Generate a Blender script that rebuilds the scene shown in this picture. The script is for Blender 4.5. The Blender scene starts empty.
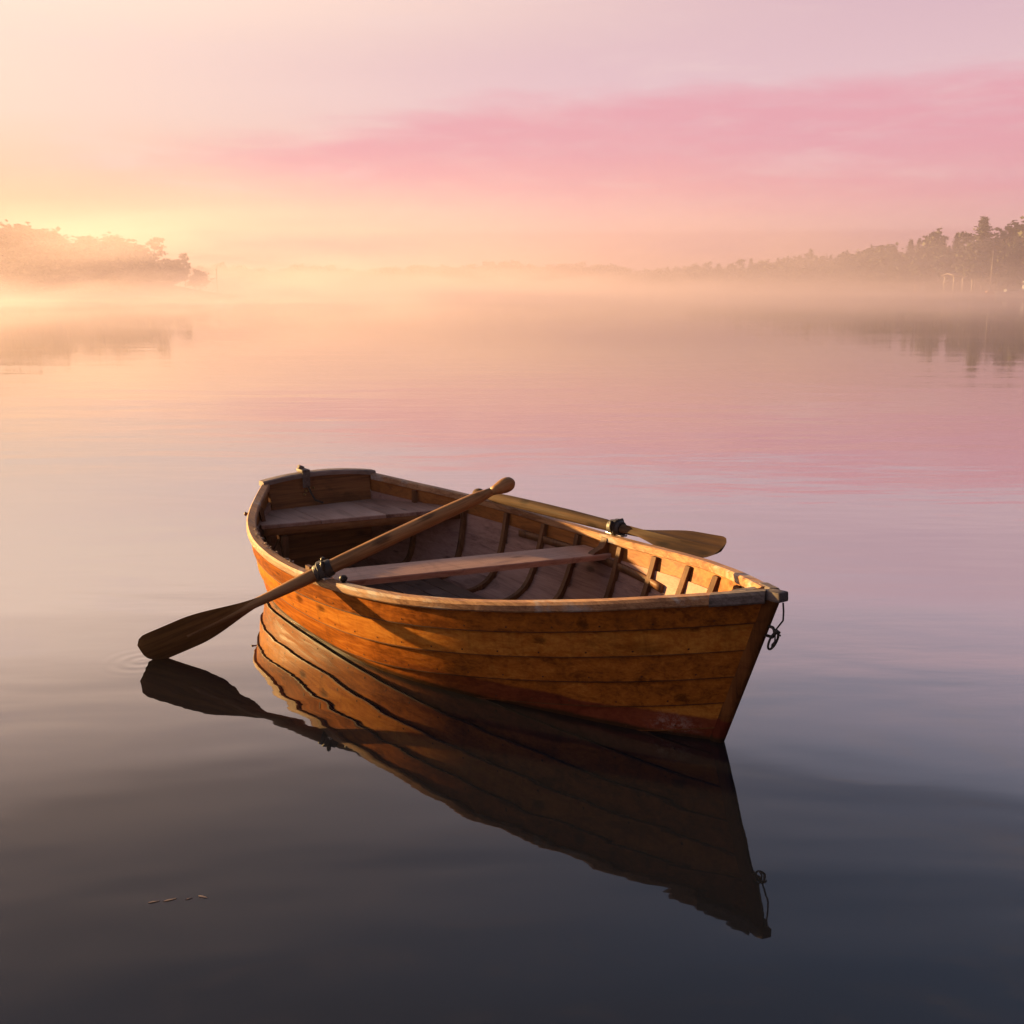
import bpy, bmesh, math, random
from math import radians as R, sin, cos, pi, sqrt
from mathutils import Vector, Matrix, noise as mnoise

sc = bpy.context.scene
random.seed(7)

# ------------------------------------------------------------------ camera
CAM_H = 1.55
F_PX, Y_HOR = 1083.0, 288.0
cam_d = bpy.data.cameras.new("camera"); cam = bpy.data.objects.new("camera", cam_d)
sc.collection.objects.link(cam); sc.camera = cam
cam_d.sensor_width = 36.0; cam_d.lens = 36.0 * F_PX / 1024.0
cam_d.clip_start = 0.05; cam_d.clip_end = 5000
PITCH = math.atan((512 - Y_HOR) / F_PX)
cam.location = (0, 0, CAM_H); cam.rotation_euler = (pi / 2 - PITCH, 0, 0)

# ------------------------------------------------------------------ light
SUN_AZ, SUN_EL = R(-58), R(5.8)          # azimuth from +Y towards +X
sun_d = bpy.data.lights.new("sun", 'SUN'); sun = bpy.data.objects.new("sun", sun_d)
sc.collection.objects.link(sun)
sun_d.energy = 5.0; sun_d.angle = R(0.6); sun_d.color = (1.0, 0.61, 0.22)
sdir = Vector((sin(SUN_AZ) * cos(SUN_EL), cos(SUN_AZ) * cos(SUN_EL), sin(SUN_EL)))
sun.rotation_euler = sdir.to_track_quat('Z', 'Y').to_euler()

sc.view_settings.view_transform = 'Standard'; sc.view_settings.look = 'None'
sc.view_settings.exposure = 2.1; sc.view_settings.gamma = 1.0
sc.render.engine = 'CYCLES'
cy = sc.cycles
cy.use_denoising = True
cy.max_bounces = 8; cy.diffuse_bounces = 4; cy.glossy_bounces = 4
cy.volume_bounces = 1
cy.volume_step_rate = 0.5
cy.caustics_reflective = False


class NT:
    """small node-building helper"""
    def __init__(s, tree): s.t = tree; s.n = tree.nodes; s.l = tree.links
    def new(s, typ, **kw):
        n = s.n.new(typ)
        for k, v in kw.items():
            if hasattr(n, k): setattr(n, k, v)
        return n
    def put(s, sock, v):
        if isinstance(v, bpy.types.NodeSocket): s.l.new(v, sock)
        elif isinstance(v, (tuple, list)) and len(v) == 3 and sock.type == 'RGBA': sock.default_value = (*v, 1)
        else: sock.default_value = v
    def math(s, op, a, b=None, c=None, clamp=False):
        n = s.n.new('ShaderNodeMath'); n.operation = op; n.use_clamp = clamp
        s.put(n.inputs[0], a)
        if b is not None: s.put(n.inputs[1], b)
        if c is not None: s.put(n.inputs[2], c)
        return n.outputs[0]
    def mix(s, f, a, b, mode='MIX'):
        n = s.n.new('ShaderNodeMix'); n.data_type = 'RGBA'; n.blend_type = mode
        s.put(n.inputs[0], f); s.put(n.inputs[6], a); s.put(n.inputs[7], b)
        return n.outputs[2]
    def ramp(s, f, stops, interp='LINEAR'):
        n = s.n.new('ShaderNodeValToRGB'); cr = n.color_ramp; cr.interpolation = interp
        while len(cr.elements) < len(stops): cr.elements.new(0.5)
        for e, (p, c) in zip(cr.elements, stops):
            e.position = p; e.color = (*c, 1) if isinstance(c, (tuple, list)) else (c, c, c, 1)
        s.put(n.inputs[0], f); return n.outputs[0]
    def smooth(s, v, a, b, lo=0.0, hi=1.0):
        n = s.n.new('ShaderNodeMapRange'); n.interpolation_type = 'SMOOTHSTEP'
        s.put(n.inputs[0], v); s.put(n.inputs[1], a); s.put(n.inputs[2], b); s.put(n.inputs[3], lo); s.put(n.inputs[4], hi)
        return n.outputs[0]
    def noise(s, vec, scale=1, detail=4, rough=.5, dist=0, out=0):
        n = s.n.new('ShaderNodeTexNoise'); s.put(n.inputs['Vector'], vec)
        n.inputs['Scale'].default_value = scale; n.inputs['Detail'].default_value = detail
        n.inputs['Roughness'].default_value = rough; n.inputs['Distortion'].default_value = dist
        return n.outputs[out]
    def mapping(s, vec, loc=(0, 0, 0), scale=(1, 1, 1), rot=(0, 0, 0)):
        n = s.n.new('ShaderNodeMapping'); s.put(n.inputs[0], vec)
        n.inputs['Location'].default_value = loc; n.inputs['Scale'].default_value = scale; n.inputs['Rotation'].default_value = rot
        return n.outputs[0]
    def comb(s, x, y, z):
        n = s.n.new('ShaderNodeCombineXYZ')
        for i, v in enumerate((x, y, z)): s.put(n.inputs[i], v)
        return n.outputs[0]
    def sep(s, v):
        n = s.n.new('ShaderNodeSeparateXYZ'); s.put(n.inputs[0], v); return n.outputs


# ------------------------------------------------------------------ sky
world = bpy.data.worlds.new("World"); sc.world = world; world.use_nodes = True
w = NT(world.node_tree); w.n.clear()
gen = w.new('ShaderNodeTexCoord').outputs['Generated']
nrm = w.new('ShaderNodeVectorMath', operation='NORMALIZE'); w.put(nrm.inputs[0], gen)
dx, dy, dz = w.sep(nrm.outputs[0])
el = w.math('MULTIPLY', w.math('ARCSINE', dz), 180 / pi)            # degrees of elevation
az = w.math('MULTIPLY', w.math('ARCTAN2', dx, dy), 180 / pi)        # degrees, 0 = straight ahead
ele = w.math('DIVIDE', w.math('MAXIMUM', el, 0), 90)
# dawn opposite the sun: rose haze that cools to slate overhead
cool = w.ramp(ele, [(0, (.80, .43, .46)), (.05, (.82, .48, .51)), (.10, (.82, .57, .62)), (.15, (.73, .49, .56)),
                    (.20, (.77, .60, .70)), (.26, (.68, .68, .88)), (.36, (.29, .41, .66)), (1, (.075, .095, .15))])
# towards the sun: gold, cream and peach
warm = w.ramp(ele, [(0, (.74, .38, .17)), (.045, (.80, .52, .33)), (.09, (.90, .71, .58)), (.14, (1.04, .80, .66)),
                    (.21, (1.14, .83, .68)), (.27, (1.08, .80, .70)), (.38, (.42, .42, .52)), (1, (.075, .095, .15))])
daz = w.math('ABSOLUTE', w.math('SUBTRACT', az, -58.0))
daz = w.math('MINIMUM', daz, w.math('SUBTRACT', 360, daz))
t_lo, t_hi = w.smooth(daz, 25, 65, 1, 0), w.smooth(daz, 34, 80, 1, 0)     # the warm light spreads wider higher up
k_hi = w.smooth(el, 10, 14)
toward = w.math('ADD', w.math('MULTIPLY', t_lo, w.math('SUBTRACT', 1, k_hi)), w.math('MULTIPLY', t_hi, k_hi))
base = w.mix(toward, cool, warm)
# the western half of the sky, away from the sunrise, is still dim
dim = w.math('MULTIPLY', w.smooth(daz, 84, 118, 0, 1), .84)
# low mauve bank with a flat top
bank = w.math('MULTIPLY', w.smooth(el, 2.62, 2.92, 1, 0), w.smooth(az, -20, -10, 0, .42))
base = w.mix(bank, base, (.56, .26, .33))
# streaked rose cloud, widening to the right
cv = w.comb(w.math('MULTIPLY', az, .055), w.math('MULTIPLY', el, .34), 0.0)
n1 = w.noise(cv, 1.6, 9, .62, .6)
n2 = w.noise(w.comb(w.math('MULTIPLY', az, .16), w.math('MULTIPLY', el, 1.0), 3.0), 1.8, 7, .6, .4)
nn = w.math('ADD', w.math('MULTIPLY', w.math('SUBTRACT', n1, .5), 2.3), w.math('MULTIPLY', w.math('SUBTRACT', n2, .5), 1.3))
top_e = w.math('SUBTRACT', w.math('MULTIPLY_ADD', az, .030, 9.45), w.smooth(az, 2, -17, 0, 1.9))        # upper edge climbs to the right
bot_e = w.math('ADD', w.math('MULTIPLY_ADD', az, -.02, 3.9), w.smooth(az, 6, -16, 0, 1.1))
e2 = w.math('ADD', el, nn)
mask = w.math('MULTIPLY', w.smooth(w.math('SUBTRACT', top_e, e2), -.3, 1.1), w.smooth(w.math('SUBTRACT', e2, bot_e), -.8, 1.5))
mask = w.math('MULTIPLY', mask, w.smooth(az, -25, -8, 0, 1))
mask = w.math('MULTIPLY', mask, w.smooth(n2, .30, .6, .72, 1))
base = w.mix(w.math('MULTIPLY', mask, .9), base, (.82, .37, .45))
# wisps high up and pale veils on the left
wis = w.smooth(n1, .5, .72, 0, .35)
base = w.mix(w.math('MULTIPLY', wis, w.smooth(el, 2, 5)), base, (.90, .68, .66))
base = w.mix(dim, base, (.02, .025, .05))
bg1 = w.new('ShaderNodeBackground'); w.put(bg1.inputs[0], base); bg1.inputs[1].default_value = 0.228
sky = w.new('ShaderNodeTexSky'); sky.sky_type = 'NISHITA'; sky.sun_disc = False
sky.sun_elevation = SUN_EL; sky.sun_rotation = SUN_AZ
bg2 = w.new('ShaderNodeBackground'); w.put(bg2.inputs[0], sky.outputs[0]); bg2.inputs[1].default_value = 0.001
add = w.new('ShaderNodeAddShader'); w.l.new(bg1.outputs[0], add.inputs[0]); w.l.new(bg2.outputs[0], add.inputs[1])
w.l.new(add.outputs[0], w.new('ShaderNodeOutputWorld').inputs[0])

# ------------------------------------------------------------------ helpers
def mesh_obj(name, bm, mat, parent=None, smooth=True):
    me = bpy.data.meshes.new(name); bm.normal_update(); bm.to_mesh(me); bm.free()
    for m in (mat if isinstance(mat, (list, tuple)) else [mat]): me.materials.append(m)
    if smooth:
        me.polygons.foreach_set('use_smooth', [True] * len(me.polygons))
        me.update()
    o = bpy.data.objects.new(name, me); sc.collection.objects.link(o)
    if parent: o.parent = parent
    return o

def sharp(o, deg=35):
    me = o.data
    bm = bmesh.new(); bm.from_mesh(me)
    for e in bm.edges:
        if len(e.link_faces) == 2 and e.calc_face_angle(0) > R(deg): e.smooth = False
    bm.to_mesh(me); bm.free(); return o

def tag(o, label=None, cat=None, group=None, kind=None):
    if label: o['label'] = label
    if cat: o['category'] = cat
    if group: o['group'] = group
    if kind: o['kind'] = kind
    return o

def empty(name, loc=(0, 0, 0), rz=0):
    o = bpy.data.objects.new(name, None); sc.collection.objects.link(o)
    o.location = loc; o.rotation_euler = (0, 0, rz); o.empty_display_size = .2
    return o

def copy_tree(o, parent=None):
    c = o.copy(); sc.collection.objects.link(c); c.parent = parent
    for ch in list(o.children): copy_tree(ch, c)
    return c

def box(bm, c, s, M=None, bev=0.0):
    r = bmesh.ops.create_cube(bm, size=1)
    vs = r['verts']
    for v in vs:
        v.co = Vector((v.co.x * s[0], v.co.y * s[1], v.co.z * s[2]))
    if bev > 0:
        es = list({e for v in vs for e in v.link_edges})
        rb = bmesh.ops.bevel(bm, geom=es, offset=bev, segments=2, affect='EDGES', profile=.5)
        vs = list({v for f in rb['faces'] for v in f.verts} | {v for v in vs if v.is_valid})
    for v in vs:
        if M is not None: v.co = M @ v.co
        v.co += Vector(c)
    return vs

def tube(bm, pts, rad, seg=10, cap=True):
    """swept tube; rad = number, list of numbers, or list of (ra, rb)"""
    pts = [Vector(p) for p in pts]; n = len(pts); rings = []
    up = Vector((0, 0, 1))
    t0 = (pts[1] - pts[0]).normalized()
    if abs(t0.dot(up)) > .9: up = Vector((0, 1, 0))
    for i in range(n):
        t = (pts[min(i + 1, n - 1)] - pts[max(i - 1, 0)]).normalized()
        b = t.cross(up)
        if b.length < 1e-4: b = t.cross(Vector((1, 0, 0)))
        b.normalize(); u = b.cross(t).normalized()
        up = u if len(pts) > 2 else up
        r = rad[i] if isinstance(rad, (list, tuple)) else rad
        ra, rb = r if isinstance(r, (list, tuple)) else (r, r)
        rings.append([bm.verts.new(pts[i] + b * ra * cos(2 * pi * k / seg) + u * rb * sin(2 * pi * k / seg)) for k in range(seg)])
    for a, c in zip(rings, rings[1:]):
        for k in range(seg): bm.faces.new((a[k], a[(k + 1) % seg], c[(k + 1) % seg], c[k]))
    if cap: bm.faces.new(rings[0][::-1]); bm.faces.new(rings[-1])
    return rings

def sweep(bm, secs, closed=True):
    """bridge a list of equal-length vertex loops (lists of coords)"""
    rings = [[bm.verts.new(p) for p in s] for s in secs]
    m = len(rings[0])
    for a, c in zip(rings, rings[1:]):
        for k in range(m if closed else m - 1):
            bm.faces.new((a[k], a[(k + 1) % m], c[(k + 1) % m], c[k]))
    bm.faces.new(rings[0][::-1]); bm.faces.new(rings[-1])
    return rings

def nat(xs, ys):
    """natural cubic spline as a function"""
    n = len(xs); h = [xs[i + 1] - xs[i] for i in range(n - 1)]
    a = [0.0] * n; c = [0.0] * n; d = [0.0] * n
    l = [1.0] * n; mu = [0.0] * n; z = [0.0] * n
    for i in range(1, n - 1):
        al = 3 * ((ys[i + 1] - ys[i]) / h[i] - (ys[i] - ys[i - 1]) / h[i - 1])
        l[i] = 2 * (xs[i + 1] - xs[i - 1]) - h[i - 1] * mu[i - 1]
        mu[i] = h[i] / l[i]; z[i] = (al - h[i - 1] * z[i - 1]) / l[i]
    b = [0.0] * n
    for j in range(n - 2, -1, -1):
        c[j] = z[j] - mu[j] * c[j + 1]
        b[j] = (ys[j + 1] - ys[j]) / h[j] - h[j] * (c[j + 1] + 2 * c[j]) / 3
        d[j] = (c[j + 1] - c[j]) / (3 * h[j])
    def f(x):
        j = 0
        while j < n - 2 and x > xs[j + 1]: j += 1
        t = x - xs[j]; return ys[j] + b[j] * t + c[j] * t * t + d[j] * t ** 3
    return f

# ------------------------------------------------------------------ materials
def new_mat(name):
    m = bpy.data.materials.new(name); m.use_nodes = True
    t = NT(m.node_tree); t.n.clear()
    p = t.new('ShaderNodeBsdfPrincipled'); o = t.new('ShaderNodeOutputMaterial')
    t.l.new(p.outputs[0], o.inputs[0])
    return m, t, p

def wood(name, dark, mid, light, rough=.4, axis=0, grain=1.0, wear=None, wear_amt=.0, coat=0.0, boot=False, bump=.25, blot=.5):
    m, t, p = new_mat(name)
    co = t.new('ShaderNodeTexCoord').outputs['Object']
    at = t.new('ShaderNodeAttribute', attribute_name='plank').outputs['Fac']
    rnd = t.new('ShaderNodeObjectInfo').outputs['Random']
    off = t.math('ADD', t.math('MULTIPLY', at, 13.7), t.math('MULTIPLY', rnd, 31.0))
    cx, cyy, cz = t.sep(co)
    sh = t.comb(t.math('ADD', cx, off), t.math('ADD', cyy, t.math('MULTIPLY', off, .37)), cz)
    sc_l = [30 * grain] * 3; sc_l[axis] = 1.6 * grain
    g1 = t.noise(t.mapping(sh, scale=tuple(sc_l)), 1.0, 8, .62, .9)
    sc_f = [120 * grain] * 3; sc_f[axis] = 5 * grain
    g2 = t.noise(t.mapping(sh, scale=tuple(sc_f)), 1.0, 4, .6, .3)
    sc_b = [7.0] * 3; sc_b[axis] = 2.2
    bl = t.noise(t.mapping(sh, scale=tuple(sc_b)), 1.0, 5, .6, .4)
    f = t.math('ADD', t.math('MULTIPLY', g1, .62), t.math('MULTIPLY', g2, .38))
    f = t.math('ADD', f, t.math('MULTIPLY', t.math('SUBTRACT', bl, .5), blot))
    f = t.math('ADD', f, t.math('MULTIPLY', t.math('SUBTRACT', at, .5), .22))
    col = t.ramp(f, [(.28, dark), (.48, mid), (.70, light)])
    # knots: small dark ellipses along the grain
    sc_k = [9.5] * 3; sc_k[axis] = 4.2
    vo = t.new('ShaderNodeTexVoronoi'); t.put(vo.inputs['Vector'], t.mapping(sh, scale=tuple(sc_k))); vo.inputs['Scale'].default_value = 1.0
    kr = t.sep(vo.outputs['Color'])[0]
    kn = t.math('MULTIPLY', t.smooth(t.math('ADD', vo.outputs['Distance'], t.math('MULTIPLY', t.math('SUBTRACT', g2, .5), .16)), .07, .24, 1, 0), t.smooth(kr, .55, .6))
    col = t.mix(t.math('MULTIPLY', kn, .75), col, tuple(c * .28 for c in dark))
    # dark weather stains
    st = t.smooth(t.noise(t.mapping(sh, scale=(1.7, 5, 9)), 1.0, 7, .68, 1.2), .52, .72, 0, .5)
    col = t.mix(st, col, tuple(c * .35 for c in dark))
    if boot:                                                   # rain streaks that run down the side
        rs = t.noise(t.mapping(sh, scale=(16, 3, 1.6)), 1.0, 6, .65, .6)
        col = t.mix(t.smooth(rs, .50, .70, 0, .35), col, tuple(c * .5 for c in dark))
    if wear:
        wn = t.noise(t.mapping(co, scale=(3, 9, 9)), 1.0, 8, .7, .5)
        col = t.mix(t.smooth(wn, .62 - wear_amt, .70 - wear_amt * .5), col, t.ramp(g2, [(.3, tuple(c * .6 for c in wear)), (.7, wear)]))
    rg = t.smooth(g1, .3, .7, rough - .08, rough + .12)
    if boot:
        edge = t.math('ADD', cz, t.math('MULTIPLY', t.math('SUBTRACT', bl, .5), .035))
        bo = t.math('MULTIPLY', t.smooth(edge, .083, .096, 1, 0), t.smooth(cx, .1, 1.0, 0, .9))
        redc = t.ramp(f, [(.3, (.07, .012, .007)), (.7, (.17, .030, .018))])
        col = t.mix(bo, col, redc)
        # scuffed flaking paint by the forefoot and slime at the waterline
        sn = t.noise(t.mapping(co, scale=(34, 34, 50)), 1.0, 8, .8)
        dd = t.new('ShaderNodeVectorMath', operation='DISTANCE'); t.put(dd.inputs[0], t.mapping(co, scale=(1, .6, 1.7))); dd.inputs[1].default_value = (1.43, -.08, .072)
        sm = t.math('MULTIPLY', t.smooth(dd.outputs['Value'], .015, .115, 1, 0), t.smooth(sn, .44, .62))
        col = t.mix(t.math('MULTIPLY', sm, .5), col, (.42, .33, .27))
        sl = t.smooth(t.math('ADD', cz, t.math('MULTIPLY', t.math('SUBTRACT', bl, .5), .03)), .008, .026, .85, 0)
        col = t.mix(sl, col, (.018, .016, .007))
        rg = t.math('SUBTRACT', rg, t.math('MULTIPLY', sl, .2))
    t.put(p.inputs['Base Color'], col); t.put(p.inputs['Roughness'], rg)
    p.inputs['IOR'].default_value = 1.12 if boot else 1.22
    if boot: p.inputs['Specular IOR Level'].default_value = .12
    if coat: p.inputs['Coat Weight'].default_value = coat; p.inputs['Coat Roughness'].default_value = .25
    b = t.new('ShaderNodeBump'); b.inputs['Strength'].default_value = bump; b.inputs['Distance'].default_value = .004
    t.put(b.inputs['Height'], t.math('ADD', f, t.math('MULTIPLY', kn, -.3))); t.l.new(b.outputs[0], p.inputs['Normal'])
    return m

def plain(name, c1, c2, rough=.5, metal=0.0, scale=30, bump=.2):
    m, t, p = new_mat(name)
    co = t.new('ShaderNodeTexCoord').outputs['Object']
    n = t.noise(co, scale, 7, .65, .3)
    t.put(p.inputs['Base Color'], t.ramp(n, [(.35, c1), (.65, c2)]))
    t.put(p.inputs['Roughness'], t.smooth(n, .3, .7, rough - .1, rough + .1)); p.inputs['Metallic'].default_value = metal
    b = t.new('ShaderNodeBump'); b.inputs['Strength'].default_value = bump; b.inputs['Distance'].default_value = .01
    t.put(b.inputs['Height'], n); t.l.new(b.outputs[0], p.inputs['Normal'])
    return m

M = {}
M['hull'] = wood('varnished_planking', (.14, .040, .006), (.35, .106, .0125), (.53, .21, .031), .46, 0, 1.0, coat=0.0, boot=True, bump=.4, blot=.3)
M['inside'] = wood('weathered_inside_planking', (.17, .088, .068), (.31, .175, .135), (.40, .24, .19), .55, 0, 1.0, bump=.35)
M['bilge'] = wood('shade_dark_floorboards', (.045, .024, .017), (.09, .052, .038), (.15, .09, .07), .5, 0, 1.0, bump=.3)  # boards coloured dark to deepen the shade under the seat
M['seam'] = wood('lap_shade_and_nails', (.04, .014, .004), (.10, .034, .008), (.19, .068, .016), .6, 0, 1.0)  # paints the shadow line under each lap; nail heads share it
M['insidetop'] = wood('varnished_inside_strake', (.15, .048, .011), (.29, .105, .022), (.38, .16, .042), .45, 0, 1.0, bump=.3)
M['rail'] = wood('worn_gunwale', (.20, .095, .045), (.42, .23, .11), (.58, .36, .20), .5, 0, 1.4, wear=(.46, .38, .31), wear_amt=.10, bump=.45)
M['greywood'] = wood('grey_weathered_timber', (.085, .070, .062), (.19, .155, .135), (.30, .25, .22), .6, 0, 1.4, bump=.5)
M['greyacross'] = wood('grey_timber_across', (.20, .155, .13), (.36, .285, .24), (.46, .37, .32), .6, 1, 1.4, bump=.5)
M['seat'] = wood('pinkish_worn_bench', (.17, .085, .06), (.35, .20, .145), (.46, .29, .22), .5, 1, 1.0, bump=.35)
M['transom'] = wood('brown_transom', (.13, .052, .018), (.28, .12, .042), (.38, .18, .07), .5, 1, 1.0, bump=.3)
M['rib'] = wood('brown_rib', (.085, .034, .014), (.17, .076, .032), (.25, .12, .055), .5, 2, 1.0, bump=.3)  # brown deepened to stand in for the shadows among the ribs
M['oar'] = wood('oar_wood', (.19, .095, .036), (.36, .19, .078), (.46, .27, .125), .42, 0, 1.2, bump=.3, blot=.35)
M['blade'] = wood('oar_blade_wood', (.15, .070, .020), (.30, .145, .045), (.40, .21, .075), .42, 0, 1.0, bump=.3, blot=.45)
M['oardark'] = wood('shaded_oar_wood', (.05, .027, .014), (.10, .056, .029), (.15, .088, .046), .75, 0, 1.2, bump=.3, blot=.35)  # far oar: same wood as the near one, darkened to look unlit
M['bladedark'] = wood('shaded_oar_blade_wood', (.034, .017, .008), (.068, .034, .014), (.11, .056, .024), .7, 0, 1.0, bump=.3, blot=.45)  # far blade, its shade put into the colour likewise
M['stem'] = wood('dark_stem', (.06, .022, .008), (.15, .055, .016), (.24, .095, .028), .45, 2, 1.0, boot=True, bump=.3)
M['iron'] = plain('black_iron', (.012, .011, .011), (.035, .03, .028), .5, .6, 60)
M['leather'] = plain('black_leather', (.012, .010, .010), (.032, .026, .024), .55, 0, 45, .4)
M['steel'] = plain('pale_steel', (.35, .33, .32), (.6, .57, .54), .32, .9, 50)
M['brass'] = plain('tarnished_brass', (.22, .13, .04), (.55, .36, .12), .38, .9, 70)
M['cord'] = plain('dark_cord', (.015, .012, .011), (.05, .042, .036), .8, 0, 300, .6)
M['bark'] = plain('bark', (.035, .026, .02), (.09, .07, .055), .9, 0, 3)
M['pale'] = plain('white_boat_paint', (.36, .40, .45), (.48, .53, .58), .4, 0, 2, .05)
M['timber'] = plain('tan_timber', (.30, .19, .12), (.32, .22, .15), .7, 0, 4, .1)
M['orangehull'] = plain('orange_boat_paint', (.55, .20, .08), (.68, .29, .13), .45, 0, 2, .05)
M['mast'] = plain('pale_mast', (.20, .16, .13), (.28, .23, .19), .5, 0, 6, .05)
M['roofing'] = plain('brown_shingle', (.26, .21, .18), (.36, .30, .26), .8, 0, 5, .3)
M['darkglass'] = plain('dark_window', (.03, .035, .04), (.05, .055, .06), .1, 0, 2, 0)
M['dryleaf'] = plain('brown_leaf', (.17, .12, .10), (.25, .175, .145), .6, 0, 60, .3)

def foliage(name, c1, c2):
    m, t, p = new_mat(name)
    co = t.new('ShaderNodeTexCoord').outputs['Object']
    rnd = t.new('ShaderNodeObjectInfo').outputs['Random']
    n = t.noise(co, .8, 5, .6)
    n = t.math('ADD', n, t.math('MULTIPLY', t.math('SUBTRACT', rnd, .5), .25))
    t.put(p.inputs['Base Color'], t.ramp(n, [(.3, c1), (.7, c2)])); p.inputs['Roughness'].default_value = .75
    return m
M['leaf'] = foliage('broad_foliage', (.025, .032, .012), (.065, .07, .025))
M['needle'] = foliage('needle_foliage', (.018, .026, .014), (.045, .055, .026))
# shore soil
m, t, p = new_mat('shore_ground')
n = t.noise(t.new('ShaderNodeTexCoord').outputs['Object'], .25, 8, .65)
t.put(p.inputs['Base Color'], t.ramp(n, [(.3, (.05, .05, .025)), (.55, (.11, .095, .06)), (.7, (.17, .14, .10))])); p.inputs['Roughness'].default_value = .9
M['soil'] = m

# ------------------------------------------------------------------ rowing boat shape (boat frame: x to the bow, y to port)
BX, BY, BYAW, BL = -.1367, 4.823, R(-56.02), 3.598
K = [0, .15, .35, .55, .75, .9, 1.0]
f_b = nat(K, [.355, .647, .800, .766, .597, .303, .030])
f_w = nat([0, .17, .35, .50, .587, .65, .715, .84, .908, .965, 1.0], [.27, .57, .672, .677, .650, .600, .520, .320, .205, .095, .016])
f_k = nat([0, .25, .5, .8, 1.0], [-.05, -.13, -.15, -.14, -.10])
def half(s): return max(f_b(s), .02)
def sheer(s): return .4436 * (1 - s) * (1 - 2 * s) + 4 * .3362 * s * (1 - s) + .585 * s * (2 * s - 1)
def xbow(z): return 1.524 + .39 * z - (7.5 * z * z if z < 0 else 0)
def xstern(z): return -1.70 - .227 * z
def XS(s, z): return xstern(z) + (xbow(z) - xstern(z)) * s
def s_of(x, z): return (x - xstern(z)) / (xbow(z) - xstern(z))
RAILW = .020                                   # the rubbing strip stands proud of the planking

_secs = {}
def section(s):
    """list of (y, z, cumulative girth from the keel) on the planking's face, port side"""
    k = round(s, 5)
    if k in _secs: return _secs[k]
    b = max(half(s) - RAILW, .010); h = sheer(s) - .004; zk = f_k(s); w_ = min(max(f_w(s), .008), b * .97)
    zw = -zk / (h - zk); pw = math.log(w_ / b) / math.log(zw)
    pw = max(pw, .05)
    out = []; g = 0; py = pz = None
    N = 120
    for i in range(N + 1):
        q = (i / N) ** 2.2
        y, z = b * q ** pw, zk + (h - zk) * q
        if i == 0: y = 0.0
        if py is not None: g += sqrt((y - py) ** 2 + (z - pz) ** 2)
        out.append((y, z, g)); py, pz = y, z
    _secs[k] = out; return out

def at_girth(s, d):
    """point d metres of girth BELOW the sheer, with outward normal in the section plane"""
    S = section(s); G = S[-1][2]; g = max(G - d, 0.0)
    lo, hi = 0, len(S) - 1
    while hi - lo > 1:
        mid = (lo + hi) // 2
        if S[mid][2] <= g: lo = mid
        else: hi = mid
    a, c = S[lo], S[hi]; u = 0 if c[2] == a[2] else (g - a[2]) / (c[2] - a[2])
    y = a[0] + (c[0] - a[0]) * u; z = a[1] + (c[1] - a[1]) * u
    ty, tz = c[0] - a[0], c[1] - a[1]; l = sqrt(ty * ty + tz * tz) or 1
    return y, z, tz / l, -ty / l

def hullpoint(s, d, off, side):
    y, z, ny, nz = at_girth(s, d)
    return Vector((XS(s, z), side * max(y + ny * off, 0.004), z + nz * off))

def inner_y(x, z, inset=.018):
    """inside half breadth of the boat at boat x and height z"""
    s = min(max(s_of(x, z), 0), 1); S = section(s)
    for a, c in zip(S, S[1:]):
        if c[1] >= z:
            u = (z - a[1]) / max(c[1] - a[1], 1e-6); return max(a[0] + (c[0] - a[0]) * u - inset, .005)
    return S[-1][0] - inset

boat = empty('rowing_boat', (BX, BY, 0), BYAW)
tag(boat, 'weathered wooden rowing boat afloat on the still misty lake, bow towards the viewer', 'rowing boat')

NST = 72
SV = [i / NST for i in range(NST + 1)]
SV = [1 - (1 - s) ** 1.15 for s in SV]
def strake_w(s):
    G = section(s)[-1][2]; return min(.106, (G - .01) / 6.4)
NSTRAKE = 5
bm = bmesh.new(); pl = bm.faces.layers.float.new('plank')
random.seed(3)
for side in (1, -1):
    for i in range(NSTRAKE + 1):
        tint = random.random()
        rows = []
        V = [0, .25, .5, .75, .955, 1.0] if i < NSTRAKE else [0, .15, .35, .6, .85, 1.0]
        for s in SV:
            sw = strake_w(s); G = section(s)[-1][2]
            top = i * sw - (0.010 if i else 0); bot = (i + 1) * sw if i < NSTRAKE else G
            fade = min(1, (1 - s) / .06 + .25)
            outer = [hullpoint(s, top + (bot - top) * v, (.002 + .014 * v) * fade, side) for v in V]
            inner = [hullpoint(s, top + (bot - top) * v, -.013 + .011 * v * fade, side) for v in V]
            rows.append(outer + inner[::-1])
        rings = [[bm.verts.new(p) for p in r] for r in rows]
        m_ = len(rings[0]); nv = len(V)
        for a, c in zip(rings, rings[1:]):
            for k in range(m_):
                q = (a[k], a[(k + 1) % m_], c[(k + 1) % m_], c[k])
                f = bm.faces.new(q if side < 0 else q[::-1]); f[pl] = tint
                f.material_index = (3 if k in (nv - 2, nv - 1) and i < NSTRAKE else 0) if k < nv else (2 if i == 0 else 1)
        f = bm.faces.new(rings[0]); f[pl] = tint
        f = bm.faces.new(rings[-1]); f[pl] = tint
random.seed(17)
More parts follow.
